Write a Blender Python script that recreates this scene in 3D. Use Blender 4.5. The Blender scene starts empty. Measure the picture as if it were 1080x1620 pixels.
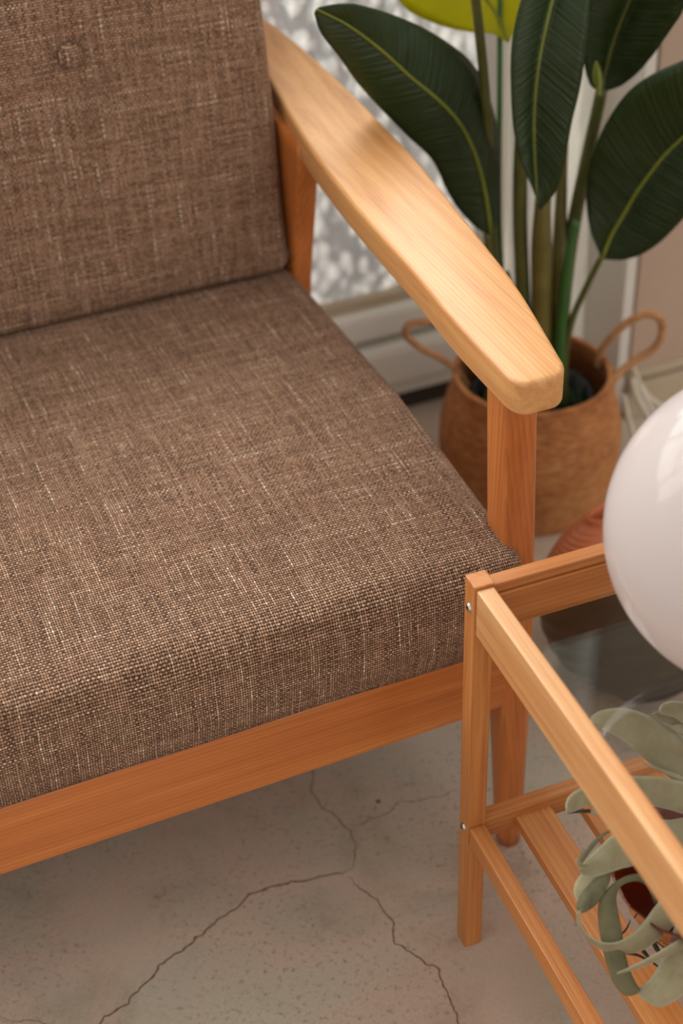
import bpy, bmesh, math, random
from mathutils import Vector, Matrix, noise
from math import sin, cos, pi, radians, sqrt, floor

# ---------------------------------------------------------------- camera
F_PX, PITCH, ROLL, CAM_H = 2400.0, radians(37.77), radians(-2.35), 1.33
CAM = Vector((0, 0, CAM_H))
_r = Vector((1, 0, 0)); _u = Vector((0, sin(PITCH), cos(PITCH))); _f = Vector((0, cos(PITCH), -sin(PITCH)))
RIGHT = _r*cos(ROLL) + _u*sin(ROLL); UP = -_r*sin(ROLL) + _u*cos(ROLL)
cd = bpy.data.cameras.new('camera'); cam = bpy.data.objects.new('camera', cd)
bpy.context.scene.collection.objects.link(cam)
mt = Matrix((RIGHT, UP, -_f)).transposed().to_4x4(); mt.translation = CAM
cam.matrix_world = mt
cd.sensor_fit = 'VERTICAL'; cd.sensor_height = 36; cd.sensor_width = 24; cd.lens = F_PX/1620*36
cd.clip_start = .05; cd.clip_end = 60
cd.dof.use_dof = True; cd.dof.focus_distance = 1.385; cd.dof.aperture_fstop = 3.3
bpy.context.scene.camera = cam

# ---------------------------------------------------------------- world, light, exposure
sc = bpy.context.scene
sc.view_settings.view_transform = 'Standard'; sc.view_settings.look = 'None'
sc.view_settings.gamma = 1; sc.view_settings.use_curve_mapping = False
sc.view_settings.exposure = 0.0
w = bpy.data.worlds.new('world'); sc.world = w; w.use_nodes = True
bg = w.node_tree.nodes['Background']; bg.inputs[0].default_value = (1.0, .95, .865, 1); bg.inputs[1].default_value = .90

# chair frame (also the frame of the back wall)
YAW = radians(21.4)
CU = Vector((cos(YAW), sin(YAW), 0)); CV = Vector((-sin(YAW), cos(YAW), 0)); CO = Vector((.1555, 1.1075, 0))
def CW(a, b, z): return CO + CU*a + CV*b + Vector((0, 0, z))
CM = Matrix.Translation(CO) @ Matrix.Rotation(YAW, 4, 'Z')
TYAW = radians(19.7); TO = Vector((.1096, .9672, 0))
TM = Matrix.Translation(TO) @ Matrix.Rotation(TYAW, 4, 'Z')

def area(name, loc, target, sx, sy, power, color, spread=180):
    l = bpy.data.lights.new(name, 'AREA'); l.shape = 'RECTANGLE'; l.size = sx; l.size_y = sy
    l.energy = power; l.color = color; l.spread = radians(spread)
    o = bpy.data.objects.new(name, l); sc.collection.objects.link(o)
    o.location = loc; o.rotation_euler = (Vector(target)-Vector(loc)).to_track_quat('-Z', 'Y').to_euler()
    return o
# daylight outside the back window
area('daylight_outside_window', CW(-.9, 1.85, 1.65), CW(-.8, .5, .8), 4.0, 2.6, 270, (1.0, .975, .94))
# added fill light from behind right; no window is built there
area('added_fill_right', (2.6, -1.2, 2.3), (.2, 1.1, .4), 1.6, 1.6, 20, (1.0, .95, .88))

# ---------------------------------------------------------------- pixel helpers (1080x1620)
def ray(x, y): return RIGHT*((x-540)/F_PX) - UP*((y-810)/F_PX) + _f
def PD(x, y, d): return CAM + ray(x, y)*d                      # camera depth d
def PY(x, y, Y): r_ = ray(x, y); return CAM + r_*(Y/r_.y)      # vertical plane world y = Y
def PZ(x, y, z): r_ = ray(x, y); return CAM + r_*((z-CAM_H)/r_.z)
def CL(p): q = p-CO; return Vector((q.dot(CU), q.dot(CV), p.z))  # world -> chair frame

# ---------------------------------------------------------------- node helpers
class NT:
    def __init__(s, name):
        s.m = bpy.data.materials.new(name); s.m.use_nodes = True; s.t = s.m.node_tree
        s.t.nodes.clear(); s.out = s.t.nodes.new('ShaderNodeOutputMaterial')
    def n(s, typ, **kw):
        nd = s.t.nodes.new(typ)
        for k, v in kw.items():
            if k == 'inp':
                for a, b in v.items(): s.set(nd, a, b)
            else: setattr(nd, k, v)
        return nd
    def set(s, nd, key, val):
        i = nd.inputs[key]
        if hasattr(val, 'is_output') or isinstance(val, bpy.types.NodeSocket): s.t.links.new(val, i)
        else: i.default_value = val
    def m_(s, op, a, b=None, c=None, clamp=False):
        nd = s.t.nodes.new('ShaderNodeMath'); nd.operation = op; nd.use_clamp = clamp
        for k, v in enumerate((a, b, c)):
            if v is not None: s.set(nd, k, v)
        return nd.outputs[0]
    def mix(s, fac, a, b, blend='MIX'):
        nd = s.t.nodes.new('ShaderNodeMix'); nd.data_type = 'RGBA'; nd.blend_type = blend
        s.set(nd, 0, fac); s.set(nd, 6, a); s.set(nd, 7, b); return nd.outputs[2]
    def ramp(s, fac, stops):
        nd = s.t.nodes.new('ShaderNodeValToRGB'); s.set(nd, 0, fac)
        e = nd.color_ramp.elements
        while len(e) < len(stops): e.new(.5)
        for k, (p, c) in enumerate(stops):
            e[k].position = p; e[k].color = c if len(c) == 4 else (*c, 1)
        return nd.outputs[0]
    def noise(s, vec, scale, detail=4, rough=.5, dist=0):
        nd = s.n('ShaderNodeTexNoise', inp={'Scale': scale, 'Detail': detail, 'Roughness': rough, 'Distortion': dist})
        if vec is not None: s.set(nd, 'Vector', vec)
        return nd.outputs[0]
    def vmap(s, vec, sc=(1, 1, 1), loc=(0, 0, 0), rot=(0, 0, 0)):
        nd = s.n('ShaderNodeMapping', inp={'Scale': sc, 'Location': loc, 'Rotation': rot}); s.set(nd, 'Vector', vec); return nd.outputs[0]
    def co(s, which='Object'): return s.n('ShaderNodeTexCoord').outputs[which]
    def bump(s, h, strength=.5, dist=.001):
        return s.n('ShaderNodeBump', inp={'Strength': strength, 'Distance': dist, 'Height': h}).outputs[0]
    def bsdf(s, **kw):
        nd = s.t.nodes.new('ShaderNodeBsdfPrincipled')
        for k, v in kw.items(): s.set(nd, k.replace('_', ' '), v)
        return nd
    def done(s, shader): s.t.links.new(shader, s.out.inputs[0]); return s.m
def lin(r, g, b):
    f = lambda c: (c/255/12.92) if c/255 <= .04045 else ((c/255+.055)/1.055)**2.4
    return (f(r), f(g), f(b), 1)

# ---------------------------------------------------------------- materials
def mat_fabric(name, tone=1.0):
    t = NT(name)
    uv = t.co('UV'); 
    wob = t.n('ShaderNodeTexNoise', inp={'Scale': 22., 'Detail': 2.}); t.set(wob, 'Vector', uv)
    wv = t.n('ShaderNodeVectorMath', operation='MULTIPLY_ADD'); t.set(wv, 0, wob.outputs[1]); wv.inputs[1].default_value = (.0035, .0035, 0); t.set(wv, 2, uv)
    fine = t.n('ShaderNodeTexNoise', inp={'Scale': 330., 'Detail': 1.}); t.set(fine, 'Vector', uv)
    wv2 = t.n('ShaderNodeVectorMath', operation='MULTIPLY_ADD'); t.set(wv2, 0, fine.outputs[1]); wv2.inputs[1].default_value = (.0012, .0012, 0); t.set(wv2, 2, wv.outputs[0])
    sp = t.n('ShaderNodeSeparateXYZ'); t.set(sp, 0, wv2.outputs[0])
    x = t.m_('DIVIDE', sp.outputs[0], .0024); y = t.m_('DIVIDE', sp.outputs[1], .0030)
    i = t.m_('FLOOR', x); j = t.m_('FLOOR', y)
    fx = t.m_('FRACT', x); fy = t.m_('FRACT', y)
    def prof(fr): # 1-(2f-1)^2
        a = t.m_('MULTIPLY_ADD', fr, 2.24, -1.12); return t.m_('SUBTRACT', 1., t.m_('MULTIPLY', a, a), clamp=True)
    def sgn(k): # (-1)^k
        return t.m_('MULTIPLY_ADD', t.m_('MODULO', t.m_('ABSOLUTE', k), 2.), -2., 1.)
    hs = t.m_('MULTIPLY_ADD', t.m_('MULTIPLY', t.m_('SINE', t.m_('MULTIPLY', x, pi)), sgn(j)), .5, .5)
    vs = t.m_('MULTIPLY_ADD', t.m_('MULTIPLY', t.m_('SINE', t.m_('MULTIPLY', y, pi)), sgn(i)), -.5, .5)
    H = t.m_('MULTIPLY', prof(fy), hs); V = t.m_('MULTIPLY', t.m_('MULTIPLY', prof(fx), vs), .85)
    top = t.m_('GREATER_THAN', H, V); hgt = t.m_('MAXIMUM', H, V)
    # per-thread tones, running along the thread
    def thread(a, k, s1, seed):
        cb = t.n('ShaderNodeCombineXYZ'); t.set(cb, 0, t.m_('MULTIPLY', a, s1)); t.set(cb, 1, t.m_('MULTIPLY', k, 7.31)); cb.inputs[2].default_value = seed
        return t.noise(cb.outputs[0], 1., 2, .6)
    nh = thread(sp.outputs[0], j, 14., 1.3); nv = thread(sp.outputs[1], i, 14., 8.7)
    nh2 = thread(sp.outputs[0], j, 190., 4.1); nv2 = thread(sp.outputs[1], i, 190., 5.2)
    k = tone
    hc = t.ramp(nh, [(.30, (.27*k, .145*k, .085*k)), (.5, (.40*k, .235*k, .155*k)), (.62, (.50*k, .32*k, .225*k)), (.76, (.72*k, .53*k, .41*k))])
    vc = t.ramp(nv, [(.34, (.13*k, .068*k, .044*k)), (.5, (.28*k, .16*k, .10*k)), (.62, (.40*k, .25*k, .175*k)), (.78, (.82*k, .68*k, .57*k))])
    hc = t.mix(1., hc, t.ramp(nh2, [(.35, (.72, .70, .68)), (.65, (1.28, 1.24, 1.2))]), 'MULTIPLY')
    vc = t.mix(1., vc, t.ramp(nv2, [(.35, (.55, .53, .53)), (.66, (1.75, 1.75, 1.75))]), 'MULTIPLY')
    c = t.mix(top, vc, hc)
    gap = t.ramp(hgt, [(.22, (.018, .014, .013)), (.66, (1.22, 1.20, 1.18))])
    c = t.mix(1., c, gap, 'MULTIPLY')
    broad = t.noise(uv, 6., 3)
    c = t.mix(1., c, t.ramp(broad, [(.3, (.92, .91, .90)), (.7, (1.07, 1.07, 1.07))]), 'MULTIPLY')
    b = t.bsdf(Base_Color=c, Roughness=.85, Normal=t.bump(hgt, 1.0, .0013))
    b.inputs['Sheen Weight'].default_value = .08; b.inputs['Sheen Tint'].default_value = (.95, .75, .62, 1); b.inputs['Specular IOR Level'].default_value = .25
    return t.done(b.outputs[0])

def mat_wood(name, axis, dark, mid, light, scale=1., rough=.38, ring=1.0, coat=.0, seed=0.):
    t = NT(name); ob = t.co('Object')
    s = [55*scale, 55*scale, 55*scale]; s[axis] = 2.2*scale
    v = t.vmap(ob, tuple(s), (seed, seed*.7, seed*1.3))
    n1 = t.noise(v, 1., 5, .6, .4)
    s2 = [420*scale]*3; s2[axis] = 9*scale
    n2 = t.noise(t.vmap(ob, tuple(s2)), 1., 3, .6)
    # growth rings, warped
    wnd = t.n('ShaderNodeTexWave', wave_type='RINGS', rings_direction='XYZ'[axis], wave_profile='SAW',
              inp={'Scale': 70.*scale*ring, 'Distortion': 2.2, 'Detail': 2., 'Detail Scale': .9, 'Detail Roughness': .5})
    s3 = [1., 1., 1.]; s3[axis] = .07
    t.set(wnd, 'Vector', t.vmap(ob, tuple(s3), tuple((.37+seed*.1 if q != axis else 0) for q in range(3))))
    r = wnd.outputs[1]
    f = t.m_('ADD', t.m_('MULTIPLY', n1, .70), t.m_('MULTIPLY', r, .13))
    f = t.m_('ADD', f, t.m_('MULTIPLY', n2, .26))
    c = t.ramp(f, [(.28, light), (.52, mid), (.80, dark)])
    b = t.bsdf(Base_Color=c, Roughness=rough, Normal=t.bump(f, .25, .0006))
    b.inputs['Coat Weight'].default_value = coat; b.inputs['Coat Roughness'].default_value = .25
    return t.done(b.outputs[0])
CHD, CHM, CHL = lin(152, 78, 30), lin(188, 108, 48), lin(206, 132, 68)
wood_c = [mat_wood('varnished_pine_'+'xyz'[k], k, CHD, CHM, CHL, coat=.35, seed=k*1.7) for k in range(3)]
BAD, BAM, BAL = lin(176, 108, 56), lin(204, 148, 96), lin(220, 176, 130)
wood_t = [mat_wood('bamboo_'+'xyz'[k], k, BAD, BAM, BAL, scale=1.6, ring=.6, rough=.45, coat=.12, seed=3+k) for k in range(3)]
wood_s = [mat_wood('shaded_bamboo_'+'xyz'[k], k, lin(160, 88, 38), lin(190, 122, 64), lin(206, 144, 86), scale=1.6, ring=.6, rough=.5, coat=.08, seed=5+k) for k in range(3)]  # darker bamboo copy; shade on shelf and legs painted into the colour
arm_mat = mat_wood('armrest_pine', 1, lin(170, 108, 56), lin(204, 148, 92), lin(216, 166, 112), scale=1.5, ring=1.6, rough=.5, coat=.12, seed=.4)

def mat_floor():
    t = NT('stained_concrete'); ob = t.co('Object')
    a = t.noise(ob, 2.3, 6, .6, .5); b_ = t.noise(t.vmap(ob, (1, 1, 1), (5, 2, 0)), 7., 6, .65, .6)
    c = t.ramp(a, [(.35, lin(176, 166, 150)), (.48, lin(196, 172, 156)), (.58, lin(184, 174, 158)), (.72, lin(206, 186, 170))])
    c = t.mix(t.ramp(b_, [(.5, (0, 0, 0)), (.72, (.55, .55, .55))]), c, lin(146, 126, 104))
    sp = t.noise(t.vmap(ob, (1, 1, 1), (1, 9, 0)), 150., 4, .75)
    patch = t.noise(t.vmap(ob, (1, 1, 1), (3, 3, 0)), 5., 3, .6)
    m = t.m_('MULTIPLY', t.ramp(sp, [(.54, (0, 0, 0)), (.66, (1, 1, 1))]), t.ramp(patch, [(.38, (0, 0, 0)), (.56, (1, 1, 1))]))
    c = t.mix(t.m_('MULTIPLY', m, .55), c, lin(100, 82, 64))
    fine = t.noise(ob, 260., 3, .6)
    c = t.mix(1., c, t.ramp(fine, [(.3, (.93, .93, .93)), (.7, (1.05, 1.05, 1.05))]), 'MULTIPLY')
    h = t.m_('ADD', t.m_('MULTIPLY', fine, .3), sp)
    return t.done(t.bsdf(Base_Color=c, Roughness=t.m_('MULTIPLY_ADD', b_, .3, .5), Normal=t.bump(h, .25, .0012)).outputs[0])
def mat_plain(name, col, rough=.6, var=.06, scale=20., metal=0., coat=0., bump=.0):
    t = NT(name); n = t.noise(t.co('Object'), scale, 4, .6)
    lo = tuple(x*(1-var) for x in col[:3]); hi = tuple(min(1, x*(1+var)) for x in col[:3])
    c = t.ramp(n, [(.3, lo), (.7, hi)])
    b = t.bsdf(Base_Color=c, Roughness=rough, Metallic=metal)
    b.inputs['Coat Weight'].default_value = coat; b.inputs['Coat Roughness'].default_value = .08
    if bump: t.set(b, 'Normal', t.bump(n, bump, .002))
    return t.done(b.outputs[0])
def mat_clear(name, refl=1.0, tint=(.97, .985, .975, 1), ior=1.5):
    t = NT(name)
    g = t.n('ShaderNodeNewGeometry'); dt = t.n('ShaderNodeVectorMath', operation='DOT_PRODUCT'); t.set(dt, 0, g.outputs['Incoming']); t.set(dt, 1, g.outputs['Normal'])
    fr = t.m_('MULTIPLY_ADD', t.m_('POWER', t.m_('SUBTRACT', 1., t.m_('ABSOLUTE', dt.outputs['Value'])), 5.), .95, .045)
    tr = t.n('ShaderNodeBsdfTransparent', inp={'Color': tint}).outputs[0]
    gl = t.n('ShaderNodeBsdfGlossy', inp={'Roughness': .02, 'Color': (1, 1, 1, 1)}).outputs[0]
    mx = t.n('ShaderNodeMixShader'); t.set(mx, 0, t.m_('MULTIPLY', fr, refl, clamp=True)); t.set(mx, 1, tr); t.set(mx, 2, gl)
    return t.done(mx.outputs[0])
def mat_sheer():
    t = NT('sheer_white_cloth'); n = t.noise(t.vmap(t.co('Object'), (300, 300, 30)), 1., 2)
    c = t.ramp(n, [(.3, lin(228, 226, 222)), (.7, lin(240, 238, 234))])
    d = t.n('ShaderNodeBsdfDiffuse', inp={'Color': c}).outputs[0]; tl = t.n('ShaderNodeBsdfTranslucent', inp={'Color': c}).outputs[0]
    mx = t.n('ShaderNodeMixShader'); t.set(mx, 0, .38); t.set(mx, 1, d); t.set(mx, 2, tl)
    return t.done(mx.outputs[0])
def mat_amber():
    t = NT('amber_glass')
    fr = t.n('ShaderNodeLayerWeight', inp={'Blend': .45}).outputs[1]
    tr = t.n('ShaderNodeBsdfTransparent', inp={'Color': (.42, .07, .012, 1)}).outputs[0]
    gl = t.bsdf(Base_Color=(.20, .030, .008, 1), Roughness=.06, Coat_Weight=1.).outputs[0]
    mx = t.n('ShaderNodeMixShader'); t.set(mx, 0, t.m_('MULTIPLY_ADD', fr, .6, .35, clamp=True)); t.set(mx, 1, tr); t.set(mx, 2, gl)
    return t.done(mx.outputs[0])
def mat_pebble():
    t = NT('pebbled_glass'); ob = t.co('Object')
    vo = t.n('ShaderNodeTexVoronoi', feature='SMOOTH_F1', inp={'Scale': 55., 'Smoothness': .6}); t.set(vo, 'Vector', t.vmap(ob, (1, 1, .62), (0, 0, 0), (0, .25, 0)))
    n = t.noise(ob, 30., 3, .6)
    h = t.m_('ADD', vo.outputs[0], t.m_('MULTIPLY', n, .8))
    nb = t.bump(h, .8, .006)
    c = t.ramp(h, [(.45, lin(225, 225, 223)), (.8, lin(192, 193, 192)), (1.15, lin(140, 142, 142))])
    gl = t.n('ShaderNodeBsdfGlossy', inp={'Roughness': .16, 'Color': (.88, .89, .9, 1), 'Normal': nb}).outputs[0]
    tl = t.n('ShaderNodeBsdfTranslucent', inp={'Color': c, 'Normal': nb}).outputs[0]
    df = t.n('ShaderNodeBsdfDiffuse', inp={'Color': c, 'Normal': nb}).outputs[0]
    m1 = t.n('ShaderNodeMixShader'); t.set(m1, 0, .72); t.set(m1, 1, tl); t.set(m1, 2, df)
    m2 = t.n('ShaderNodeMixShader'); t.set(m2, 0, .34); t.set(m2, 1, m1.outputs[0]); t.set(m2, 2, gl)
    return t.done(m2.outputs[0])
def mat_leaf(name, c1, c2, trans, rough=.32, trc=(.35, .38, .02, 1), vein=150.):
    t = NT(name); sp = t.n('ShaderNodeSeparateXYZ'); t.set(sp, 0, t.co('UV'))
    av = t.m_('ABSOLUTE', t.m_('MULTIPLY_ADD', sp.outputs[0], 2., -1.))
    a = t.m_('SUBTRACT', t.m_('MULTIPLY', sp.outputs[1], vein), t.m_('MULTIPLY', av, vein*.08))
    cb = t.n('ShaderNodeCombineXYZ'); t.set(cb, 0, a); t.set(cb, 1, t.m_('MULTIPLY', sp.outputs[0], 1.4))
    n = t.noise(cb.outputs[0], .55, 3, .6)
    big = t.noise(t.co('Object'), 9., 3)
    c = t.mix(t.m_('ADD', t.m_('MULTIPLY', n, .6), t.m_('MULTIPLY', big, .4)), c1, c2)
    b = t.bsdf(Base_Color=c, Roughness=rough, Normal=t.bump(n, .6, .005), Specular_IOR_Level=.38).outputs[0]
    tl = t.n('ShaderNodeBsdfTranslucent', inp={'Color': trc}).outputs[0]
    mx = t.n('ShaderNodeMixShader'); t.set(mx, 0, trans); t.set(mx, 1, b); t.set(mx, 2, tl)
    return t.done(mx.outputs[0])
def mat_air():
    t = NT('silvery_air_plant_leaf'); ob = t.co('Object')
    sp = t.n('ShaderNodeSeparateXYZ'); t.set(sp, 0, t.co('UV'))
    n = t.noise(ob, 24., 4, .6); f = t.noise(ob, 900., 2, .7)
    c = t.ramp(n, [(.3, lin(128, 116, 82)), (.5, lin(152, 142, 110)), (.7, lin(170, 164, 134))])
    edge = t.m_('ABSOLUTE', t.m_('MULTIPLY_ADD', sp.outputs[0], 2., -1.))
    c = t.mix(t.ramp(edge, [(.80, (0, 0, 0)), (1., (.55, .55, .55))]), c, lin(186, 186, 158))
    c = t.mix(1., c, t.ramp(f, [(.3, (.9, .9, .9)), (.7, (1.08, 1.08, 1.08))]), 'MULTIPLY')
    b = t.bsdf(Base_Color=c, Roughness=.75, Normal=t.bump(f, .3, .0006)); b.inputs['Sheen Weight'].default_value = .3
    tl = t.n('ShaderNodeBsdfTranslucent', inp={'Color': (.32, .31, .17, 1)}).outputs[0]
    mx = t.n('ShaderNodeMixShader'); t.set(mx, 0, .18); t.set(mx, 1, b.outputs[0]); t.set(mx, 2, tl)
    return t.done(mx.outputs[0])
def mat_basket():
    t = NT('woven_seagrass'); ob = t.co('Object')
    w1 = t.noise(t.vmap(ob, (60, 60, 160)), 1., 4, .6); big = t.noise(ob, 7., 3)
    c = t.ramp(t.m_('ADD', t.m_('MULTIPLY', w1, .6), t.m_('MULTIPLY', big, .45)), [(.36, lin(128, 74, 34)), (.52, lin(166, 104, 54)), (.66, lin(186, 128, 76))])
    return t.done(t.bsdf(Base_Color=c, Roughness=.75, Normal=t.bump(w1, .6, .003)).outputs[0])
def mat_opal():
    t = NT('opal_glass')
    n = t.noise(t.co('Object'), 3., 2)
    c = t.ramp(n, [(.3, lin(206, 196, 196)), (.7, lin(210, 200, 199))])
    b = t.bsdf(Base_Color=c, Roughness=.22); b.inputs['Specular IOR Level'].default_value = .22; b.inputs['Roughness'].default_value = .10
    tl = t.n('ShaderNodeBsdfTranslucent', inp={'Color': (.80, .73, .72, 1)}).outputs[0]
    mx = t.n('ShaderNodeMixShader'); t.set(mx, 0, .40); t.set(mx, 1, b.outputs[0]); t.set(mx, 2, tl)
    return t.done(mx.outputs[0])

M = dict(
    fabric=mat_fabric('tweed_fabric'), floor=mat_floor(),
    white=mat_plain('white_painted_wood', lin(222, 219, 210), .5, .03, 8),
    plaster=mat_plain('beige_plaster', lin(176, 152, 134), .85, .05, 5, bump=.2),
    casing=mat_plain('off_white_casing', lin(212, 206, 198), .6, .03, 6),
    base=mat_plain('beige_baseboard', lin(178, 162, 138), .6, .05, 9),
    dark=mat_plain('dark_seam', lin(60, 50, 40), .9, .1, 20),
    peb=mat_pebble(), glass=mat_clear('clear_glass', 1.15, (.96, .98, .97, 1)), wglass=mat_clear('window_glass', .6),
    leaf=mat_leaf('dark_green_leaf', lin(8, 20, 4), lin(44, 64, 16), .14, .30, (.10, .12, .004, 1)),
    lime=mat_leaf('backlit_lime_leaf', lin(140, 140, 16), lin(176, 170, 30), .6, .5, (.75, .72, .03, 1)),  # window light through the leaf is painted into this colour
    rib=mat_plain('leaf_midrib', lin(104, 112, 30), .45, .1, 40),
    stem=mat_plain('olive_stem', lin(78, 80, 32), .45, .25, 25), stemg=mat_plain('green_stem', lin(46, 88, 34), .45, .15, 25),
    sheath=mat_plain('olive_brown_stem', lin(98, 88, 36), .5, .3, 18),
    soil=mat_plain('dark_soil', lin(40, 32, 24), .95, .4, 90, bump=1.), pot=mat_plain('black_nursery_pot', lin(22, 24, 22), .5),
    moss=mat_plain('dark_moss', lin(26, 52, 22), .9, .5, 60),
    basket=mat_basket(), opal=mat_opal(), chrome=mat_plain('zinc_screw', lin(205, 205, 205), .22, .02, 9, metal=1.),
    screwdark=mat_plain('screw_recess', lin(40, 38, 36), .5, .02, 9, metal=.5),
    sheer=mat_sheer(), handle=mat_plain('pale_braided_seagrass', lin(176, 126, 84), .8, .25, 70), amber=mat_amber(), air=mat_air(), dryroot=mat_plain('dry_root', lin(58, 48, 32), .8, .2, 80),
    airolive=mat_plain('olive_air_plant_leaf', lin(98, 94, 66), .8, .22, 45, bump=.3),
    airdark=mat_plain('withered_olive_leaf', lin(96, 92, 66), .8, .35, 70, bump=.5),
    terra=mat_plain('terracotta_glaze', lin(176, 92, 52), .42, .12, 18), green=mat_plain('dark_green_glaze', lin(20, 22, 5), .45, .5, 14),
    cord=mat_plain('white_cotton_cord', lin(196, 186, 170), .85, .08, 60), crack=mat_plain('crack_shadow', lin(112, 94, 74), 1., .15, 60),
    crackf=mat_plain('faint_crack', lin(142, 122, 102), 1., .1, 60), rust=mat_plain('rust_fleck', lin(140, 76, 40), .9),
    lampbase=mat_plain('white_lamp_base', lin(225, 220, 214), .3, .02, 9, coat=.5), black=mat_plain('black_wire', lin(30, 26, 24), .4),
)

# ---------------------------------------------------------------- mesh helpers
def add_obj(name, me_or_bm, mat, parent=None, world=False, smooth=True, mw=None):
    if isinstance(me_or_bm, bmesh.types.BMesh):
        me = bpy.data.meshes.new(name); bmesh.ops.recalc_face_normals(me_or_bm, faces=me_or_bm.faces[:]) if not getattr(add_obj, 'norecalc', False) else None
        me_or_bm.to_mesh(me); me_or_bm.free()
    else: me = me_or_bm
    if world and parent is not None: me.transform(parent.matrix_world.inverted())
    if mw is not None: me.transform(mw)
    for p in me.polygons: p.use_smooth = smooth
    if not me.materials: me.materials.append(mat)
    o = bpy.data.objects.new(name, me); sc.collection.objects.link(o)
    if parent is not None: o.parent = parent
    return o
def tag(o, label=None, cat=None, group=None, kind=None):
    for k, v in (('label', label), ('category', cat), ('group', group), ('kind', kind)):
        if v: o[k] = v
    return o
def empty(name, mw, label, cat, group=None):
    o = bpy.data.objects.new(name, None); sc.collection.objects.link(o)
    o.empty_display_size = .05
    o.matrix_world = mw
    o.location, o.rotation_euler = mw.to_translation(), mw.to_euler()
    o.matrix_basis = mw
    bpy.context.view_layer.update()
    return tag(o, label, cat, group)
def box(x0, x1, y0, y1, z0, z1, bev=.0015, seg=2):
    bm = bmesh.new(); bmesh.ops.create_cube(bm, size=1)
    for v in bm.verts:
        v.co = Vector((x0+(v.co.x+.5)*(x1-x0), y0+(v.co.y+.5)*(y1-y0), z0+(v.co.z+.5)*(z1-z0)))
    if bev: bmesh.ops.bevel(bm, geom=bm.edges[:], offset=bev, segments=seg, affect='EDGES', profile=.6, clamp_overlap=True)
    return bm
def catmull(pts, n):
    pts = [Vector(p) for p in pts]; out = []
    m = len(pts)-1
    d = [0.]
    for k in range(m): d.append(d[-1]+max(1e-6, (pts[k+1]-pts[k]).length))
    for q in range(n+1):
        s = d[-1]*q/n; k = 0
        while k < m-1 and d[k+1] < s: k += 1
        t = (s-d[k])/(d[k+1]-d[k])
        p0 = pts[k-1] if k > 0 else pts[0]*2-pts[1]; p1, p2 = pts[k], pts[k+1]; p3 = pts[k+2] if k+2 <= m else pts[m]*2-pts[m-1]
        out.append(.5*((2*p1)+(p2-p0)*t+(2*p0-5*p1+4*p2-p3)*t*t+(3*p1-p0-3*p2+p3)*t**3))
    return out
def tube(pts, rad, n=40, seg=10, twist=None, closed_ends=True, spline=True):
    """tube along a spline; rad a number or list of radii along it"""
    P = catmull(pts, n) if spline else [Vector(p) for p in pts]; n = len(P)-1
    if not hasattr(rad, '__len__'): rad = [rad, rad]
    bm = bmesh.new(); rings = []; ref = Vector((.3, .2, .9)).normalized()
    for k, p in enumerate(P):
        t = (P[min(n, k+1)]-P[max(0, k-1)]).normalized()
        a = t.cross(ref)
        if a.length < 1e-3: a = t.cross(Vector((1, 0, 0)))
        a.normalize(); b = t.cross(a).normalized(); ref = -(t.cross(b)) if False else ref
        s = k/n*(len(rad)-1); i = min(len(rad)-2, int(s)); r = rad[i]+(rad[i+1]-rad[i])*(s-i)
        rings.append([bm.verts.new(p+(a*cos(2*pi*q/seg)+b*sin(2*pi*q/seg))*r) for q in range(seg)])
    for k in range(n):
        for q in range(seg):
            bm.faces.new((rings[k][q], rings[k][(q+1) % seg], rings[k+1][(q+1) % seg], rings[k+1][q]))
    if closed_ends: bm.faces.new(rings[0]); bm.faces.new(rings[-1][::-1])
    return bm
def lathe(prof, seg=64, cx=0, cy=0, rfun=None):
    bm = bmesh.new(); rings = []
    for k, (r, z) in enumerate(prof):
        if r < 1e-5: rings.append([bm.verts.new((cx, cy, z))]); continue
        ring = []
        for q in range(seg):
            a = 2*pi*q/seg; rr = r*(rfun(a, k) if rfun else 1)
            ring.append(bm.verts.new((cx+rr*cos(a), cy+rr*sin(a), z)))
        rings.append(ring)
    for A, B in zip(rings, rings[1:]):
        for q in range(seg):
            q2 = (q+1) % seg
            if len(A) == 1 and len(B) == 1: continue
            if len(A) == 1: bm.faces.new((A[0], B[q2], B[q]))
            elif len(B) == 1: bm.faces.new((A[q], A[q2], B[0]))
            else: bm.faces.new((A[q], A[q2], B[q2], B[q]))
    return bm
def loft(sections, closed=True, caps=True, uvs=None):
    """sections: list of equal-length lists of points"""
    bm = bmesh.new(); R = [[bm.verts.new(p) for p in s] for s in sections]; n = len(R[0])
    uvl = bm.loops.layers.uv.new('UVMap') if uvs else None
    for k in range(len(R)-1):
        for q in range(n if closed else n-1):
            q2 = (q+1) % n
            f = bm.faces.new((R[k][q], R[k][q2], R[k+1][q2], R[k+1][q]))
            if uvl:
                for lp, (a, b) in zip(f.loops, ((k, q), (k, q+1), (k+1, q+1), (k+1, q))): lp[uvl].uv = uvs(a, b)
    if caps and closed:
        for ring, rev in ((R[0], True), (R[-1], False)):
            f = bm.faces.new(ring[::-1] if rev else ring)
    return bm
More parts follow.
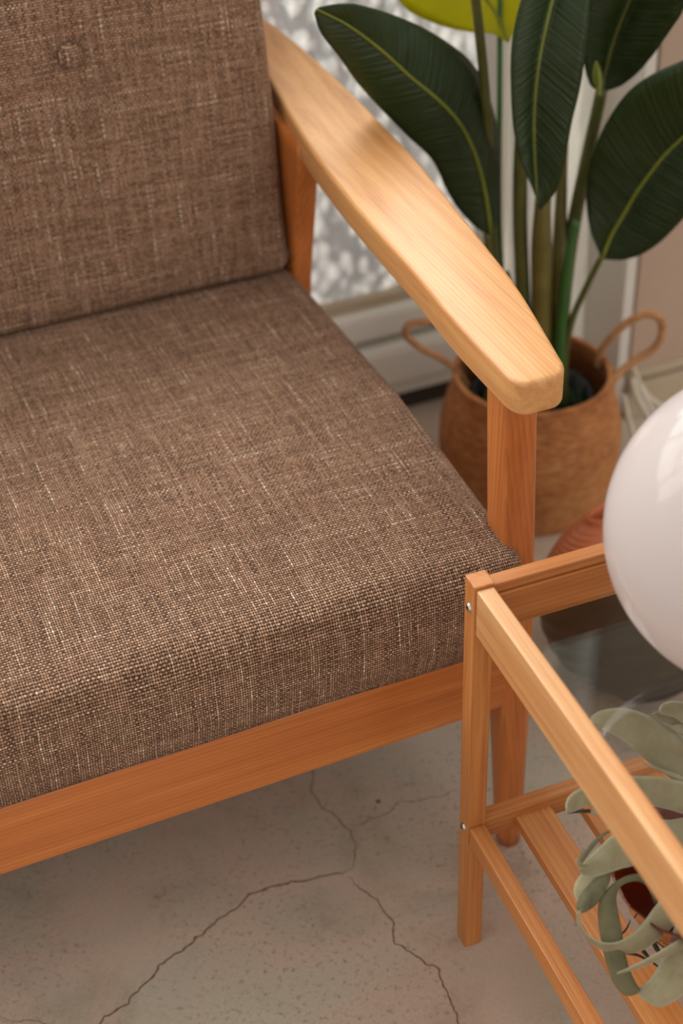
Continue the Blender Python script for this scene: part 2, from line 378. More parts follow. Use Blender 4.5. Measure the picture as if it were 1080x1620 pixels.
def ribbon(A, B, n=40, m=6, arch=0., thick=.0012, adir=None):
    """leaf surface between two edge polylines (3D), arched by `arch` times width; thickness real"""
    a = catmull(A, n); b = catmull(B, n); top = []; 
    for k in range(n+1):
        wv = b[k]-a[k]
        t = ((a[min(n, k+1)]+b[min(n, k+1)])-(a[max(0, k-1)]+b[max(0, k-1)]))
        nn = wv.cross(t)
        nn = nn.normalized() if nn.length > 1e-9 else Vector((0, 0, 1))
        if adir is not None and nn.dot(adir) < 0: nn = -nn
        row = []
        for q in range(m+1):
            s = q/m; row.append((a[k]+wv*s+nn*arch*wv.length*(1-(2*s-1)**2), nn))
        top.append(row)
    bm = bmesh.new(); uvl = bm.loops.layers.uv.new('UVMap')
    T = [[bm.verts.new(p+nn*thick/2) for p, nn in r] for r in top]; Bq = [[bm.verts.new(p-nn*thick/2) for p, nn in r] for r in top]
    def f(vs, uv):
        try: fc = bm.faces.new(vs)
        except ValueError: return
        for lp, c in zip(fc.loops, uv): lp[uvl].uv = c
    for k in range(n):
        for q in range(m):
            u = [(q/m, k/n), ((q+1)/m, k/n), ((q+1)/m, (k+1)/n), (q/m, (k+1)/n)]
            f((T[k][q], T[k][q+1], T[k+1][q+1], T[k+1][q]), u)
            f((Bq[k+1][q], Bq[k+1][q+1], Bq[k][q+1], Bq[k][q]), [u[3], u[2], u[1], u[0]])
        f((T[k][0], T[k+1][0], Bq[k+1][0], Bq[k][0]), [(0, k/n)]*4); f((T[k+1][m], T[k][m], Bq[k][m], Bq[k+1][m]), [(1, k/n)]*4)
    for q in range(m):
        f((T[0][q+1], T[0][q], Bq[0][q], Bq[0][q+1]), [(q/m, 0)]*4); f((T[n][q], T[n][q+1], Bq[n][q+1], Bq[n][q]), [(q/m, 1)]*4)
    return bm

# ================================================================ STRUCTURE
def struct(name, bm, mat, mw=None, parent=None, smooth=False):
    o = add_obj(name, bm, mat, parent, smooth=smooth)
    if parent is None:
        if mw is not None: o.matrix_world = mw
        o['kind'] = 'structure'
    return o
floor_o = struct('floor', box(-3.2, 3.2, -1.5, 2.6, -.05, 0, 0), M['floor'])
floor_o.location.z = 0
# cracks in the concrete: hairline strips just proud of the floor skin
def crack(pxs, wd, mat, seed):
    rnd = random.Random(seed); P = []
    pts = [PZ(x, y, 0) for x, y in pxs]
    fine = []
    for a, b in zip(pts, pts[1:]):
        m = max(2, int((b-a).length/.004))
        for k in range(m): fine.append(a.lerp(b, k/m))
    fine.append(pts[-1])
    bm = bmesh.new(); prev = None; N = len(fine)
    for k, p in enumerate(fine):
        t = (fine[min(N-1, k+1)]-fine[max(0, k-1)]).normalized(); nrm = Vector((-t.y, t.x, 0))
        off = noise.noise(Vector((k*.35, seed*3.1, 0)))*.004+noise.noise(Vector((k*.9, seed*1.1, 7)))*.0016
        ww = wd*(.55+.9*abs(noise.noise(Vector((k*.5, seed, 4)))))*min(1, .15+k/6, .15+(N-1-k)/6)
        c = p+nrm*off
        row = [bm.verts.new(c+nrm*ww/2+Vector((0, 0, .0002))), bm.verts.new(c+Vector((0, 0, .0004))), bm.verts.new(c-nrm*ww/2+Vector((0, 0, .0002)))]
        if prev:
            for q in range(2): bm.faces.new((prev[q], prev[q+1], row[q+1], row[q]))
        prev = row
    o = add_obj('crack', bm, mat, floor_o, smooth=False)
    return o
crack([(130, 1640), (155, 1620), (165, 1609), (204, 1588), (211, 1571), (243, 1546), (253, 1528), (281, 1507), (320, 1479), (345, 1455), (373, 1437), (394, 1416), (436, 1400), (486, 1393), (517, 1384), (540, 1382), (556, 1374)], .0032, M['crack'], 1)
crack([(556, 1376), (563, 1338), (549, 1310), (531, 1289), (510, 1279), (493, 1254), (496, 1219), (486, 1170), (500, 1120)], .0026, M['crackf'], 2)
crack([(549, 1307), (570, 1303), (598, 1293), (633, 1270), (675, 1265), (725, 1250)], .0018, M['crackf'], 3)
crack([(548, 1388), (584, 1412), (602, 1433), (619, 1458), (626, 1493), (654, 1511), (693, 1535), (700, 1560), (718, 1592), (723, 1622), (735, 1660)], .0024, M['crack'], 4)
crack([(0, 1612), (25, 1616), (56, 1613), (77, 1618), (100, 1640)], .002, M['crackf'], 5)
p = PZ(598, 1268, 0)
fl = add_obj('rust_fleck', lathe([(0, .0009), (.0026, .0006), (.003, 0)], 9, p.x, p.y), M['rust'], floor_o)

# back wall: window 1 (left, low pebbled panes), white casing, protruding beige wall on the right
WV = .83
def cbox(name, a, b, c, mat, bev=.002, parent=None):
    return struct(name, box(a[0], a[1], b[0], b[1], c[0], c[1], bev), mat, CM, parent)
win = struct('window_1', box(-2.6, .425, WV-.012, WV+.06, .035, .055, .002), M['white'], CM)
def wpart(name, a, b, c, mat, bev=.003, smooth=False):
    return add_obj(name, box(a[0], a[1], b[0], b[1], c[0], c[1], bev), mat, win, smooth=smooth)
wpart('bottom_rail', (-2.6, .425), (WV-.022, WV+.06), (.055, .128), M['white'], .012)
wpart('shadow_gap', (-2.6, .425), (WV+.012, WV+.06), (.128, .142), M['base'], .001)
wpart('sill_moulding', (-2.6, .425), (WV-.012, WV+.06), (.140, .188), M['white'], .010)
wpart('sash_seam', (-2.6, .425), (WV+.004, WV+.06), (.186, .205), M['base'], .001)
struct('trim_1', box(-2.6, .425, WV-.004, WV+.06, 0.0, .036, .001), M['dark'], CM)
# pebbled pane with real relief
def pebble_mesh(x0, x1, z0, z1, nx, nz):
    bm = bmesh.new(); G = []
    for a in range(nx+1):
        row = []
        for b in range(nz+1):
            x = x0+(x1-x0)*a/nx; z = z0+(z1-z0)*b/nz
            d = noise.voronoi(Vector((x*42, z*26+x*8, 0)), distance_metric='DISTANCE')[0][0]
            h = .004*min(1, d*1.2)+.002*noise.noise(Vector((x*20, z*12, 3)))
            row.append(bm.verts.new((x, WV+.018+h, z)))
        G.append(row)
    for a in range(nx):
        for b in range(nz): bm.faces.new((G[a][b], G[a+1][b], G[a+1][b+1], G[a][b+1]))
    return bm
add_obj('pebbled_pane', pebble_mesh(-.30, .40, .200, .80, 180, 150), M['peb'], win)
wpart('pebbled_pane', (-2.6, -.30), (WV+.018, WV+.026), (.200, .80), M['peb'], 0)
wpart('middle_rail', (-2.6, .425), (WV-.01, WV+.05), (.80, .86), M['white'])
for x0, x1 in ((-2.55, -1.85), (-1.80, -1.10), (-1.05, -.35), (-.30, .38)):
    wpart('upper_pane', (x0, x1), (WV+.018, WV+.024), (.86, 2.35), M['wglass'], 0)
for x0 in (-1.85, -1.10, -.35): wpart('muntin', (x0, x0+.05), (WV-.005, WV+.045), (.86, 2.35), M['white'])
for z0 in (1.35, 1.85): wpart('glazing_bar', (-2.6, .38), (WV-.005, WV+.045), (z0, z0+.03), M['white'])
wpart('top_rail', (-2.6, .425), (WV-.02, WV+.05), (2.35, 2.45), M['white'])
wpart('side_pane', (.425, .60), (WV+.018, WV+.024), (.06, 2.35), M['wglass'], 0)
wpart('bottom_rail', (.425, .60), (WV-.005, WV+.05), (0, .06), M['white'])
cbox('trim_2', (.400, .428), (WV-.030, WV+.06), (0, 2.45), M['casing'], .004)
cbox('wall_back', (.558, .60), (WV-.085, WV+.06), (0, 2.45), M['plaster'], .002)
# sheer white curtain hanging in soft folds
def curtain_mesh(x0, x1, y, z0, z1, nx=90, nz=30):
    bm = bmesh.new(); G = []
    for side in (0, 1):
        g = []
        for a in range(nx+1):
            t = a/nx; x = x0+(x1-x0)*t; r_ = []
            for b in range(nz+1):
                z = z0+(z1-z0)*b/nz
                yy = y+.011*sin(t*2*pi*3.2+.6*sin(z*2.1))+.004*sin(t*41+z*3)+side*.0012
                r_.append(bm.verts.new((x+.004*sin(z*5+t*9), yy, z)))
            g.append(r_)
        G.append(g)
    for g in G:
        for a in range(nx):
            for b in range(nz): bm.faces.new((g[a][b], g[a+1][b], g[a+1][b+1], g[a][b+1]))
    for b in range(nz):
        for a in (0, nx): bm.faces.new((G[0][a][b], G[1][a][b], G[1][a][b+1], G[0][a][b+1]))
    for a in range(nx):
        for b in (0, nz): bm.faces.new((G[0][a][b], G[1][a][b], G[1][a+1][b], G[0][a+1][b]))
    return bm
cur = empty('curtain', CM, 'narrow white sheer curtain hanging beside the beige wall behind the plant', 'curtain')
add_obj('curtain_panel', curtain_mesh(.412, .556, WV-.058, .012, 2.36), M['sheer'], cur)
add_obj('curtain_rod', tube([(.40, WV-.058, 2.37), (.565, WV-.058, 2.37)], .008, 6, 12), M['white'], cur)
cbox('wall_right', (.567, 2.4), (.66, WV+.06), (0, 2.45), M['plaster'], .003)
cbox('trim_5', (.548, .566), (.664, WV+.06), (0, 2.45), M['casing'], .002)
cbox('baseboard_right', (.563, 2.4), (.648, .661), (0, .062), M['base'], .003)
cbox('trim_4', (.563, 2.4), (.652, .661), (.068, .082), M['base'], .003)

# ================================================================ SOFA CHAIR
chair = empty('armchair', CM, 'wooden armchair with brown tweed seat and button back, filling the left side', 'chair')
W_ = 1.16       # overall width inner edge to inner edge
def cpart(name, bm, mat, parent=None, smooth=True): return add_obj(name, bm, mat, parent or chair, smooth=smooth)
# armrest: cross sections from plan outline taken along the arm
def arm_z(b):
    t = min(1, max(0, (b-.48)/.36)); return .612+.003*max(0, b/.5)+.026*t*t*(3-2*t)
ain = [(437, 145), (487, 230), (543, 303), (600, 370), (660, 437), (720, 510), (800, 590)]
aout = [(423, 30), (480, 75), (567, 155), (640, 230), (700, 300), (760, 375), (818, 450), (889, 561)]
def armpt(x, y):
    z = .612
    for _ in range(6):
        q = CL(PZ(x, y, z)); z = arm_z(q.y)
    return q
AI = sorted([(q.y, q.x) for q in (armpt(*p) for p in ain)]); AO = sorted([(q.y, q.x) for q in (armpt(*p) for p in aout)])
AI = [(.004, -.0065)] + [a for a in AI if a[0] > .03] + [(.86, .048)]
AO = [(.004, .0500)] + [a for a in AO if a[0] > .03]
AO = [a for a in AO if a[0] < .87]; AO = AO + [(.90, AO[-1][1]-.002)]
def interp(T, s):
    if s <= T[0][0]: return T[0][1]
    if s >= T[-1][0]: return T[-1][1]
    for k in range(len(T)-1):
        if T[k][0] <= s <= T[k+1][0]:
            x0, y0 = T[k]; x1, y1 = T[k+1]; t = (s-x0)/(x1-x0)
            ym = T[k-1] if k > 0 else (2*x0-x1, 2*y0-y1); yp = T[k+2] if k+2 < len(T) else (2*x1-x0, 2*y1-y0)
            m0 = (y1-ym[1])/(x1-ym[0])*(x1-x0); m1 = (yp[1]-y0)/(yp[0]-x0)*(x1-x0)
            return (2*t**3-3*t*t+1)*y0+(t**3-2*t*t+t)*m0+(-2*t**3+3*t*t)*y1+(t**3-t*t)*m1
def rrect(x0, x1, z0, z1, r, n=4, rb=None):
    rb = rb if rb is not None else r*.5; r = min(r, (x1-x0)/2.02, (z1-z0)/2.02); rb = min(rb, r)
    P = []
    for cx, cz, a0, rr in ((x1-r, z1-r, 0, r), (x0+r, z1-r, 90, r), (x0+rb, z0+rb, 180, rb), (x1-rb, z0+rb, 270, rb)):
        for k in range(n+1):
            a = radians(a0+90*k/n); P.append((cx+rr*cos(a), cz+rr*sin(a)))
    return P
def make_arm(mirror=False):
    secs = []; th = .034
    fr = [(-.0148, .012, .025), (-.0140, .0065, .0315), (-.0122, .0025, .0370), (-.0095, -.0008, .0412), (-.006, -.0032, .0447), (-.001, -.0052, .0478), (.005, -.0064, .0502)]
    for b, i0, o0 in fr:
        k = 1 if b > -.0135 else .7
        zt = .612-(.0035 if b < -.014 else .0015 if b < -.013 else .0003 if b < -.011 else 0); zb = .612-th+(.003 if b < -.014 else .001 if b < -.013 else 0)
        secs.append((b, i0, o0, zt, zb))
    for q in range(46):
        b = .010+.84*q/45; i0 = interp(AI, b); o0 = interp(AO, b); secs.append((b, i0, o0, arm_z(b), arm_z(b)-th))
    for b, s in ((.857, .006), (.863, .016), (.866, .028)):
        i0 = interp(AI, b)+s*.6; o0 = interp(AO, b)-s*.6; secs.append((b, i0, o0, arm_z(b)-.002, arm_z(b)-th+.002))
    out = []
    for b, i0, o0, zt, zb in secs:
        out.append([Vector(((x if not mirror else -W_-x+.03), b, z)) for x, z in rrect(i0, o0, zb, zt, .0055, rb=.003)])
    return loft(out)
cpart('armrest', make_arm(), arm_mat); cpart('armrest', make_arm(True), arm_mat)
# legs: raked front leg, square above turning round towards the foot
def leg(top, bot, dims, z0, z1, n=26, knee=.20):
    secs = []
    for k in range(n+1):
        t = k/n; z = z0+(z1-z0)*t
        c = Vector(bot).lerp(Vector(top), t)
        hw = dims[0]/2; hd = dims[1]/2
        g = min(1, max(0, z/knee)); g2 = .93+.07*g
        rr = min(hw, hd)*(.95 if z < .05 else .95-.70*min(1, (z-.05)/.25))
        if z < .012: g2 *= .80+.20*sqrt(max(0, 1-(1-z/.012)**2))
        hw2 = hw*g2; hd2 = (hd*g+hw*(1-g))*g2; rr = min(rr, hw2*.98, hd2*.98)
        P = []
        for cx, cy, a0 in ((hw2-rr, hd2-rr, 0), (-hw2+rr, hd2-rr, 90), (-hw2+rr, -hd2+rr, 180), (hw2-rr, -hd2+rr, 270)):
            for q in range(5):
                a = radians(a0+90*q/4); P.append(Vector((c[0]+cx+rr*cos(a), c[1]+cy+rr*sin(a), z)))
        secs.append(P)
    return loft(secs)
for sx in (0, 1):
    X = (lambda x: x) if not sx else (lambda x: -W_+.03-x)
    cpart('leg', leg((X(.0240), .049, 0), (X(.0150), -.003, 0), (.034, .039), 0, .580), wood_c[2])
    # rear leg: tapers and rakes backwards to the foot
    secs = []
    for k in range(30):
        t = k/29; z = .603*t
        if z > .40: f = .564+(.55-z)*.256
        else: f = .6024+(.40-z)*.12
        bk = .72
        f = min(f, bk-.03)
        secs.append([Vector((X(x+.017), y, z)) for x, y in rrect(-.002, .026, f, bk, .005, rb=.005)])
    cpart('rear_leg', loft(secs), wood_c[2])
    cpart('side_rail', box(min(X(.010), X(.028)), max(X(.010), X(.028)), .04, .62, .215, .292), wood_c[1], smooth=False)
# lower rails
cpart('front_rail', box(-W_+.021, .0095, .0005, .023, .208, .293, .0025, 3), wood_c[0], smooth=False)
cpart('back_rail', box(-W_+.021, .0095, .60, .622, .215, .292, .002), wood_c[0], smooth=False)
for k in range(6):
    x = -.10-.17*k
    cpart('seat_slat', box(x-.03, x+.03, .026, .60, .270, .288, .002), wood_c[1], smooth=False)
# backrest frame behind the cushion
for x in (.004, -W_+.026):
    s = []
    for z in (.60, .70, .80, .88):
        y = .70+.14*(z-.42); s.append([Vector((q[0], q[1], z)) for q in rrect(x-.014, x+.014, y, y+.035, .006, rb=.006)])
    cpart('back_post', loft(s), wood_c[2])
cpart('top_rail', box(-W_+.04, -.01, .765, .795, .80, .87, .006, 3), wood_c[0], smooth=False)

# cushions: lofted along the width, UVs in metres for the weave
def cushion(prof, x0, x1, rx, nx, bulge):
    """prof: closed list of (y,z) with outward-rounded corners; side edges rounded by shrinking"""
    cy = sum(p[0] for p in prof)/len(prof); cz = sum(p[1] for p in prof)/len(prof)
    L = [0.]
    for k in range(len(prof)): 
        a = prof[k]; b = prof[(k+1) % len(prof)]; L.append(L[-1]+sqrt((a[0]-b[0])**2+(a[1]-b[1])**2))
    xs = [];  
    for k in range(9):
        a = pi/2*k/8; xs.append((x0+rx*(1-sin(a)) if False else x0+rx*(1-cos(a)), rx*(1-sin(a))))
    mid = [(x0+rx+(x1-x0-2*rx)*k/nx, 0.) for k in range(1, nx)]
    xs = xs+mid+[(x1+x0-x, s) for x, s in xs[::-1]]
    secs = []
    N = len(prof)
    nrm = []
    for k in range(N):
        a = Vector(prof[k-1]); b = Vector(prof[(k+1) % N]); t = (b-a).normalized(); nrm.append(Vector((t.y, -t.x)))
    sgn = 1 if sum((prof[k][0]-cy)*nrm[k].x+(prof[k][1]-cz)*nrm[k].y for k in range(N)) > 0 else -1
    for x, s in xs:
        row = []
        for k, (y, z) in enumerate(prof):
            n_ = nrm[k]*sgn; d = -s+bulge(x, y, z, n_)
            row.append(Vector((x, y+n_.x*d, z+n_.y*d)))
        secs.append(row)
    return loft(secs, uvs=lambda a, b: (xs[a][0]+.004*0, L[b]))
def densify(P, step):
    out = []
    for k in range(len(P)):
        a = Vector(P[k]); b = Vector(P[(k+1) % len(P)]); m = max(1, int((b-a).length/step))
        for q in range(m): out.append(tuple(a.lerp(b, q/m)))
    return out
def arc(cx, cz, r, a0, a1, n=7): return [(cx+r*cos(radians(a0+(a1-a0)*k/n)), cz+r*sin(radians(a0+(a1-a0)*k/n))) for k in range(n+1)]
# seat: front face -> rounded nose -> gently domed top -> back -> underside
seat_prof = [(-.003, .296), (-.011, .325), (-.0135, .35)]+arc(.024, .376, .037, 178, 92, 8)+[(.06, .4165), (.16, .4225), (.30, .4255), (.45, .4235), (.60, .418)]+arc(.63, .392, .025, 90, 0, 4)+arc(.63, .319, .024, 0, -90, 4)+[(.3, .294), (.02, .2925)]
seat_prof = densify(seat_prof, .012)
def seat_b(x, y, z, n): 
    return .004*noise.noise(Vector((x*5, y*5, z*5)))+(.0045*(1-min(1, abs(x+.56)/.58)**2) if n.y > .6 else 0)
seat = cpart('seat_cushion', cushion(seat_prof, -W_+.01, .021, .022, 90, seat_b), M['fabric'])
def slope(z): return .585+.145*(z-.42)
bk_lo, bk_hi = .421, .93
back_prof = []
for k in range(24):
    z = bk_lo+.030+(bk_hi-.03-bk_lo-.03)*k/23; back_prof.append((slope(z)-.007*sin(pi*k/23), z))
back_prof = [(y, z) for y, z in back_prof]
th = .105
top = [(slope(bk_hi-.03)+.03-.03*cos(radians(a)), bk_hi-.03+.03*sin(radians(a))) for a in (15, 30, 45, 60, 75, 90)]
topb = [(slope(bk_hi-.03)+th-.03+.03*sin(radians(a)), bk_hi-.03+.03*cos(radians(a))) for a in (0, 20, 45, 70, 90)]
backs = [(slope(z)+th, z) for z in [bk_hi-.03-.06*k for k in range(1, 8)]]
botb = [(slope(bk_lo)+th-.02, bk_lo+.002)]; bot = [(slope(bk_lo)+.012*1.5, bk_lo), (slope(bk_lo)+.006, bk_lo+.004), (slope(bk_lo)+.001, bk_lo+.014)]
bp = densify(back_prof+top+topb+backs+botb+bot, .010)
BX = [-.215, -.58, -.945]; BZ = .7205
def back_b(x, y, z, n):
    d = .003*noise.noise(Vector((x*6, z*6, 1.7)))
    if n.x < -.5:
        for bx in BX:
            for bz in (BZ,):
                r = sqrt((x-bx)**2+(z-bz)**2); d -= .014*math.exp(-(r/.022)**2)+.004*math.exp(-(r/.07)**2)
    return d
backc = cpart('backrest_cushion', cushion(bp, -W_+.012, .012, .020, 150, back_b), M['fabric'])
for bx in BX:
    prof = [(0, .0105), (.005, .0100), (.0095, .0078), (.0128, .0035), (.0138, -.001), (.0125, -.006), (0, -.008)]
    bm = lathe(prof, 28)
    uvl = bm.loops.layers.uv.new('UVMap')
    for f in bm.faces:
        for lp in f.loops: lp[uvl].uv = (lp.vert.co.x+bx, lp.vert.co.y)
    rot = Matrix.Translation(Vector((bx, slope(BZ)+.0015, BZ))) @ Matrix.Rotation(radians(90-8.2), 4, 'X')
    bm.transform(rot); cpart('button', bm, M['fabric'], backc)

# ================================================================ BAMBOO SIDE TABLE
table = empty('side_table', TM, 'light bamboo side table with glass top and slatted lower shelf, holding the white lamp', 'table')
TWX, TLY, TZ = .400, .480, .490
def tpart(name, bm, mat, parent=None, smooth=False): return add_obj(name, bm, mat, parent or table, smooth=smooth)
legs = {}
for x in (0, TWX-.019):
    for y in (.0005, -TLY):
        legs[(x, y)] = tpart('leg', box(x, x+.019, y, y+.0195, 0, TZ+.003, .0012), wood_s[2])
for x, s in ((0, -1), (TWX, 1)):
    for y in (.0005, -TLY):
        for z in (.464, .180):
            scw = lathe([(0, .0012), (.0016, .0022), (.0034, .0018), (.0042, .0004), (.0042, -.001)], 20)
            m4 = Matrix.Translation(Vector((x, y+.0098, z))) @ Matrix.Rotation(radians(90*s), 4, 'Y')
            scw.transform(m4); so = tpart('screw', scw, M['chrome'], legs[(0 if s < 0 else TWX-.019, y)], True)
            rc = box(-.0019, .0019, -.0005, .0005, .0012, .0024, 0); rc2 = box(-.0005, .0005, -.0019, .0019, .0012, .0024, 0)
            if True:
                me = bpy.data.meshes.new('t'); rc.to_mesh(me); rc2.from_mesh(me); rc.free(); bpy.data.meshes.remove(me)
            rc2.transform(m4); tpart('screw_slot', rc2, M['screwdark'], legs[(0 if s < 0 else TWX-.019, y)])
# top rails with a groove for the glass
def top_rail(x0, x1, y0, y1, side):
    """L section: body and a slightly recessed lower face, groove for the glass between"""
    bm = box(x0, x1, y0, y1, TZ-.050, TZ, .0016, 2)
    return bm
tpart('top_rail', top_rail(.0015, .0175, -TLY+.0195, .0003, 0), wood_t[1])
tpart('top_rail', top_rail(TWX-.0175, TWX-.0015, -TLY+.0195, .0003, 0), wood_t[1])
for y0, y1 in ((.0030, .0175), (-TLY+.002, -TLY+.0165)):
    o = tpart('cross_rail', box(.019, TWX-.019, y0, y1, TZ-.012, TZ-.0015, .0018, 2), wood_s[0])
    dy = -.0022 if y0 > -.1 else .0022
    tpart('cross_rail', box(.019, TWX-.019, y0+dy, y1+dy, TZ-.052, TZ-.0125, .0010, 1), wood_s[0])
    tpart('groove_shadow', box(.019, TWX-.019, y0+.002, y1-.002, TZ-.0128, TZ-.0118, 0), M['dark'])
# glass plate set into the groove
gp = tpart('glass_top', box(.0178, TWX-.0178, -TLY+.0170, .0004, TZ-.0500, TZ-.0460, .0004, 1), M['glass'])
gp['label'] = 'clear glass pane set into the top frame'
# lower shelf
tpart('shelf_side_rail', box(.0015, .0175, -TLY+.0195, .0003, .164, .187, .0014), wood_s[1])
tpart('shelf_side_rail', box(TWX-.0175, TWX-.0015, -TLY+.0195, .0003, .164, .187, .0014), wood_s[1])
for y0, y1 in ((.0015, .0175), (-TLY+.002, -TLY+.018)): tpart('shelf_cross_rail', box(.019, TWX-.019, y0, y1, .164, .190, .0014), wood_s[0])
for k in range(5):
    x = .0515+.0655*k
    tpart('shelf_slat', box(x, x+.038, -TLY+.0175, .0022, .168, .181, .0012), wood_s[1])

# ================================================================ GLOBE LAMP
base_h = .035; gtop = TZ-.0460
d_ = ray(1218, 838); D = 1.0
for k in range(4000):
    D = 1.6-.0002*k; z = CAM_H+d_.z*D; r_ = 265/F_PX*D
    if z-r_ >= gtop+base_h-.003: break
gc = CAM+d_*D; GR = r_*.985
lamp = empty('globe_lamp', Matrix.Translation(Vector((gc.x, gc.y, gtop))), 'white opal glass globe lamp standing on the glass-topped bamboo table', 'lamp')
prof = [(GR*cos(radians(a)), gc.z-gtop+GR*sin(radians(a))) for a in range(-72, 91, 3)]; prof[-1] = (0, prof[-1][1])
prof = [(prof[0][0]*.9, prof[0][1]+.002)]+prof
add_obj('globe', lathe(prof, 96), M['opal'], lamp)
bz = gc.z-gtop-GR*sin(radians(72)); br = GR*cos(radians(72))
add_obj('base', lathe([(0, 0), (.034, 0), (.036, .003), (.036, .007), (.033, .010), (br*.92, .014), (br*.86, bz-.006), (br*.98, bz-.001), (br*1.02, bz+.003), (br*.9, bz+.006), (0, bz+.006)], 64), M['lampbase'], lamp)

# ================================================================ BASKET AND PLANT
BC = CW(.343, .562, 0)
basket = empty('wicker_basket', Matrix.Translation(BC), 'round seagrass belly basket with two braided loop handles, on the floor behind the armrest', 'basket')
prof = []
zs = [0, .01, .03, .06, .09, .12, .15, .17, .185, .197]; rs = [.113, .117, .121, .1245, .1265, .1255, .119, .112, .1085, .108]
N = 120
for k in range(N+1):
    z = .197*k/N
    for q in range(len(zs)-1):
        if zs[q] <= z <= zs[q+1]: r = rs[q]+(rs[q+1]-rs[q])*(z-zs[q])/(zs[q+1]-zs[q]); break
    prof.append((r+.0012*abs(sin(pi*k/4)), z))
inner = [(r-.006, z) for r, z in prof[::-6]]
prof = [(0, .0), ]+prof+[(.106, .1995), (.103, .1985)]+inner[:-1]+[(.08, .006), (0, .006)]
add_obj('basket_body', lathe(prof, 72, rfun=lambda a, k: 1+.004*sin(36*a+k*1.6)), M['basket'], basket)
rim = []
for s in (0, 1, 2):
    pass
def braid(name, pts, rad, turns, parent, mat, n=150):
    P = catmull(pts, n); bm = bmesh.new()
    meshes = []
    for s in range(3):
        Q = []
        for k, p in enumerate(P):
            t = (P[min(n, k+1)]-P[max(0, k-1)]).normalized(); a = t.cross(Vector((.1, .2, 1))).normalized(); b = t.cross(a)
            ph = 2*pi*(turns*k/n+s/3); Q.append(p+(a*cos(ph)+b*sin(ph))*rad*.55)
        tb = tube(Q, rad*.62, n, 7, spline=False); me = bpy.data.meshes.new('t'); tb.to_mesh(me); tb.free(); bm.from_mesh(me); bpy.data.meshes.remove(me)
    return add_obj(name, bm, mat, parent, world=True)
ringp = [BC+Vector((.1055*cos(2*pi*k/24), .1055*sin(2*pi*k/24), .199)) for k in range(25)]
braid('rim_braid', ringp, .0042, 40, basket, M['basket'], 200)
YL, YR = BC.y+.02, BC.y-.005
braid('handle', [PY(x, y, YL+d) for x, y, d in ((738, 612, 0), (722, 585, .0), (700, 568, .0), (668, 552, .0), (643, 532, 0), (645, 515, 0), (670, 509, 0), (700, 512, 0), (730, 530, 0), (752, 558, .01), (758, 585, .01))], .0046, 17, basket, M['handle'])
braid('handle', [PY(x, y, YR+d) for x, y, d in ((965, 640, -.02), (966, 612, -.02), (980, 590, -.01), (1005, 570, 0), (1035, 550, 0), (1047, 525, 0), (1042, 503, .005), (1020, 497, .01), (990, 512, .015), (965, 535, .02), (950, 556, .03), (946, 580, .03))], .0052, 17, basket, M['handle'])

plant = empty('potted_plant', Matrix.Translation(BC+Vector((0, 0, .007))), 'tall broad-leaved green plant growing out of the seagrass basket', 'plant')
add_obj('nursery_pot', lathe([(0, 0), (.062, 0), (.082, .148), (.087, .150), (.087, .157), (.080, .157), (.079, .125), (0, .125)], 48), M['pot'], plant)
add_obj('soil', lathe([(0, .140), (.03, .139), (.06, .136), (.0785, .132), (.0785, .12), (0, .12)], 40, rfun=lambda a, k: 1+.0*a), M['soil'], plant)
rnd = random.Random(5)
bm = bmesh.new()
for k in range(130):
    a = rnd.random()*2*pi; rr = .074*sqrt(rnd.random()); c0 = Vector((rr*cos(a), rr*sin(a), .134)); h = .012+.02*rnd.random()
    dv = Vector((rnd.uniform(-1, 1), rnd.uniform(-1, 1), 1.2)).normalized(); s = dv.cross(Vector((0, 0, 1))).normalized()*.004
    v = [bm.verts.new(c0-s), bm.verts.new(c0+s), bm.verts.new(c0+dv*h+s*.8), bm.verts.new(c0+dv*h*1.5), bm.verts.new(c0+dv*h-s*.8)]
    bm.faces.new(v)
ms = add_obj('moss', bm, M['moss'], plant); ms['kind'] = 'stuff'
Y0 = BC.y
def stem(pts, rad, mat=None, name='stem'):
    return add_obj(name, tube([PY(x, y, Y0+d) for x, y, d in pts], rad, 40, 10), mat or M['stem'], plant, world=True)
# rooted cluster
stem([(838, 640, -.01), (832, 560, -.01), (826, 450, -.02), (822, 330, -.03), (826, 200, -.05), (842, 60, -.06), (864, -70, -.05), (884, -198, -.055)], [.011, .010, .009, .007, .005])
stem([(862, 645, -.02), (858, 560, -.02), (856, 440, -.03), (858, 330, -.045), (866, 200, -.02), (880, 60, .0)], [.015, .014, .013, .008, .004], M['sheath'])
stem([(885, 640, -.01), (885, 560, -.01), (884, 440, -.02), (888, 300, -.0), (900, 100, .02)], [.011, .011, .010, .006, .004], M['sheath'])
stem([(880, 640, -.03), (884, 560, -.035), (892, 470, -.04), (900, 400, -.045), (912, 350, -.045)], [.008, .008, .007, .005], M['stemg'])
stem([(872, 640, .0), (884, 540, 0), (900, 400, -.01), (918, 300, -.01), (936, 215, -.015), (952, 140, -.02)], [.0105, .0105, .0095, .0085, .0075])
stem([(888, 640, -.02), (893, 560, -.03), (905, 505, -.04), (927, 455, -.05), (952, 405, -.06)], [.006, .0055, .0045, .004])
stem([(822, 640, .01), (800, 560, .01), (786, 450, .0), (776, 330, -.0), (771, 200, -.02), (762, 90, -.03), (750, -20, -.04)], [.009, .008, .0065, .0062, .006])
stem([(830, 640, .03), (806, 540, .03), (792, 420, .02), (789, 300, .02), (790, 150, .03), (791, -20, .05)], [.006, .005, .0035, .0034, .0034], M['stemg'])
stem([(815, 640, -.01), (792, 540, -.01), (776, 430, -.02), (770, 370, -.03)], [.007, .006, .005])
stem([(770, 640, -.03), (790, 560, -.02), (800, 500, -.02), (806, 455, -.02), (802, 430, -.02)], [.006, .007, .006, .003])

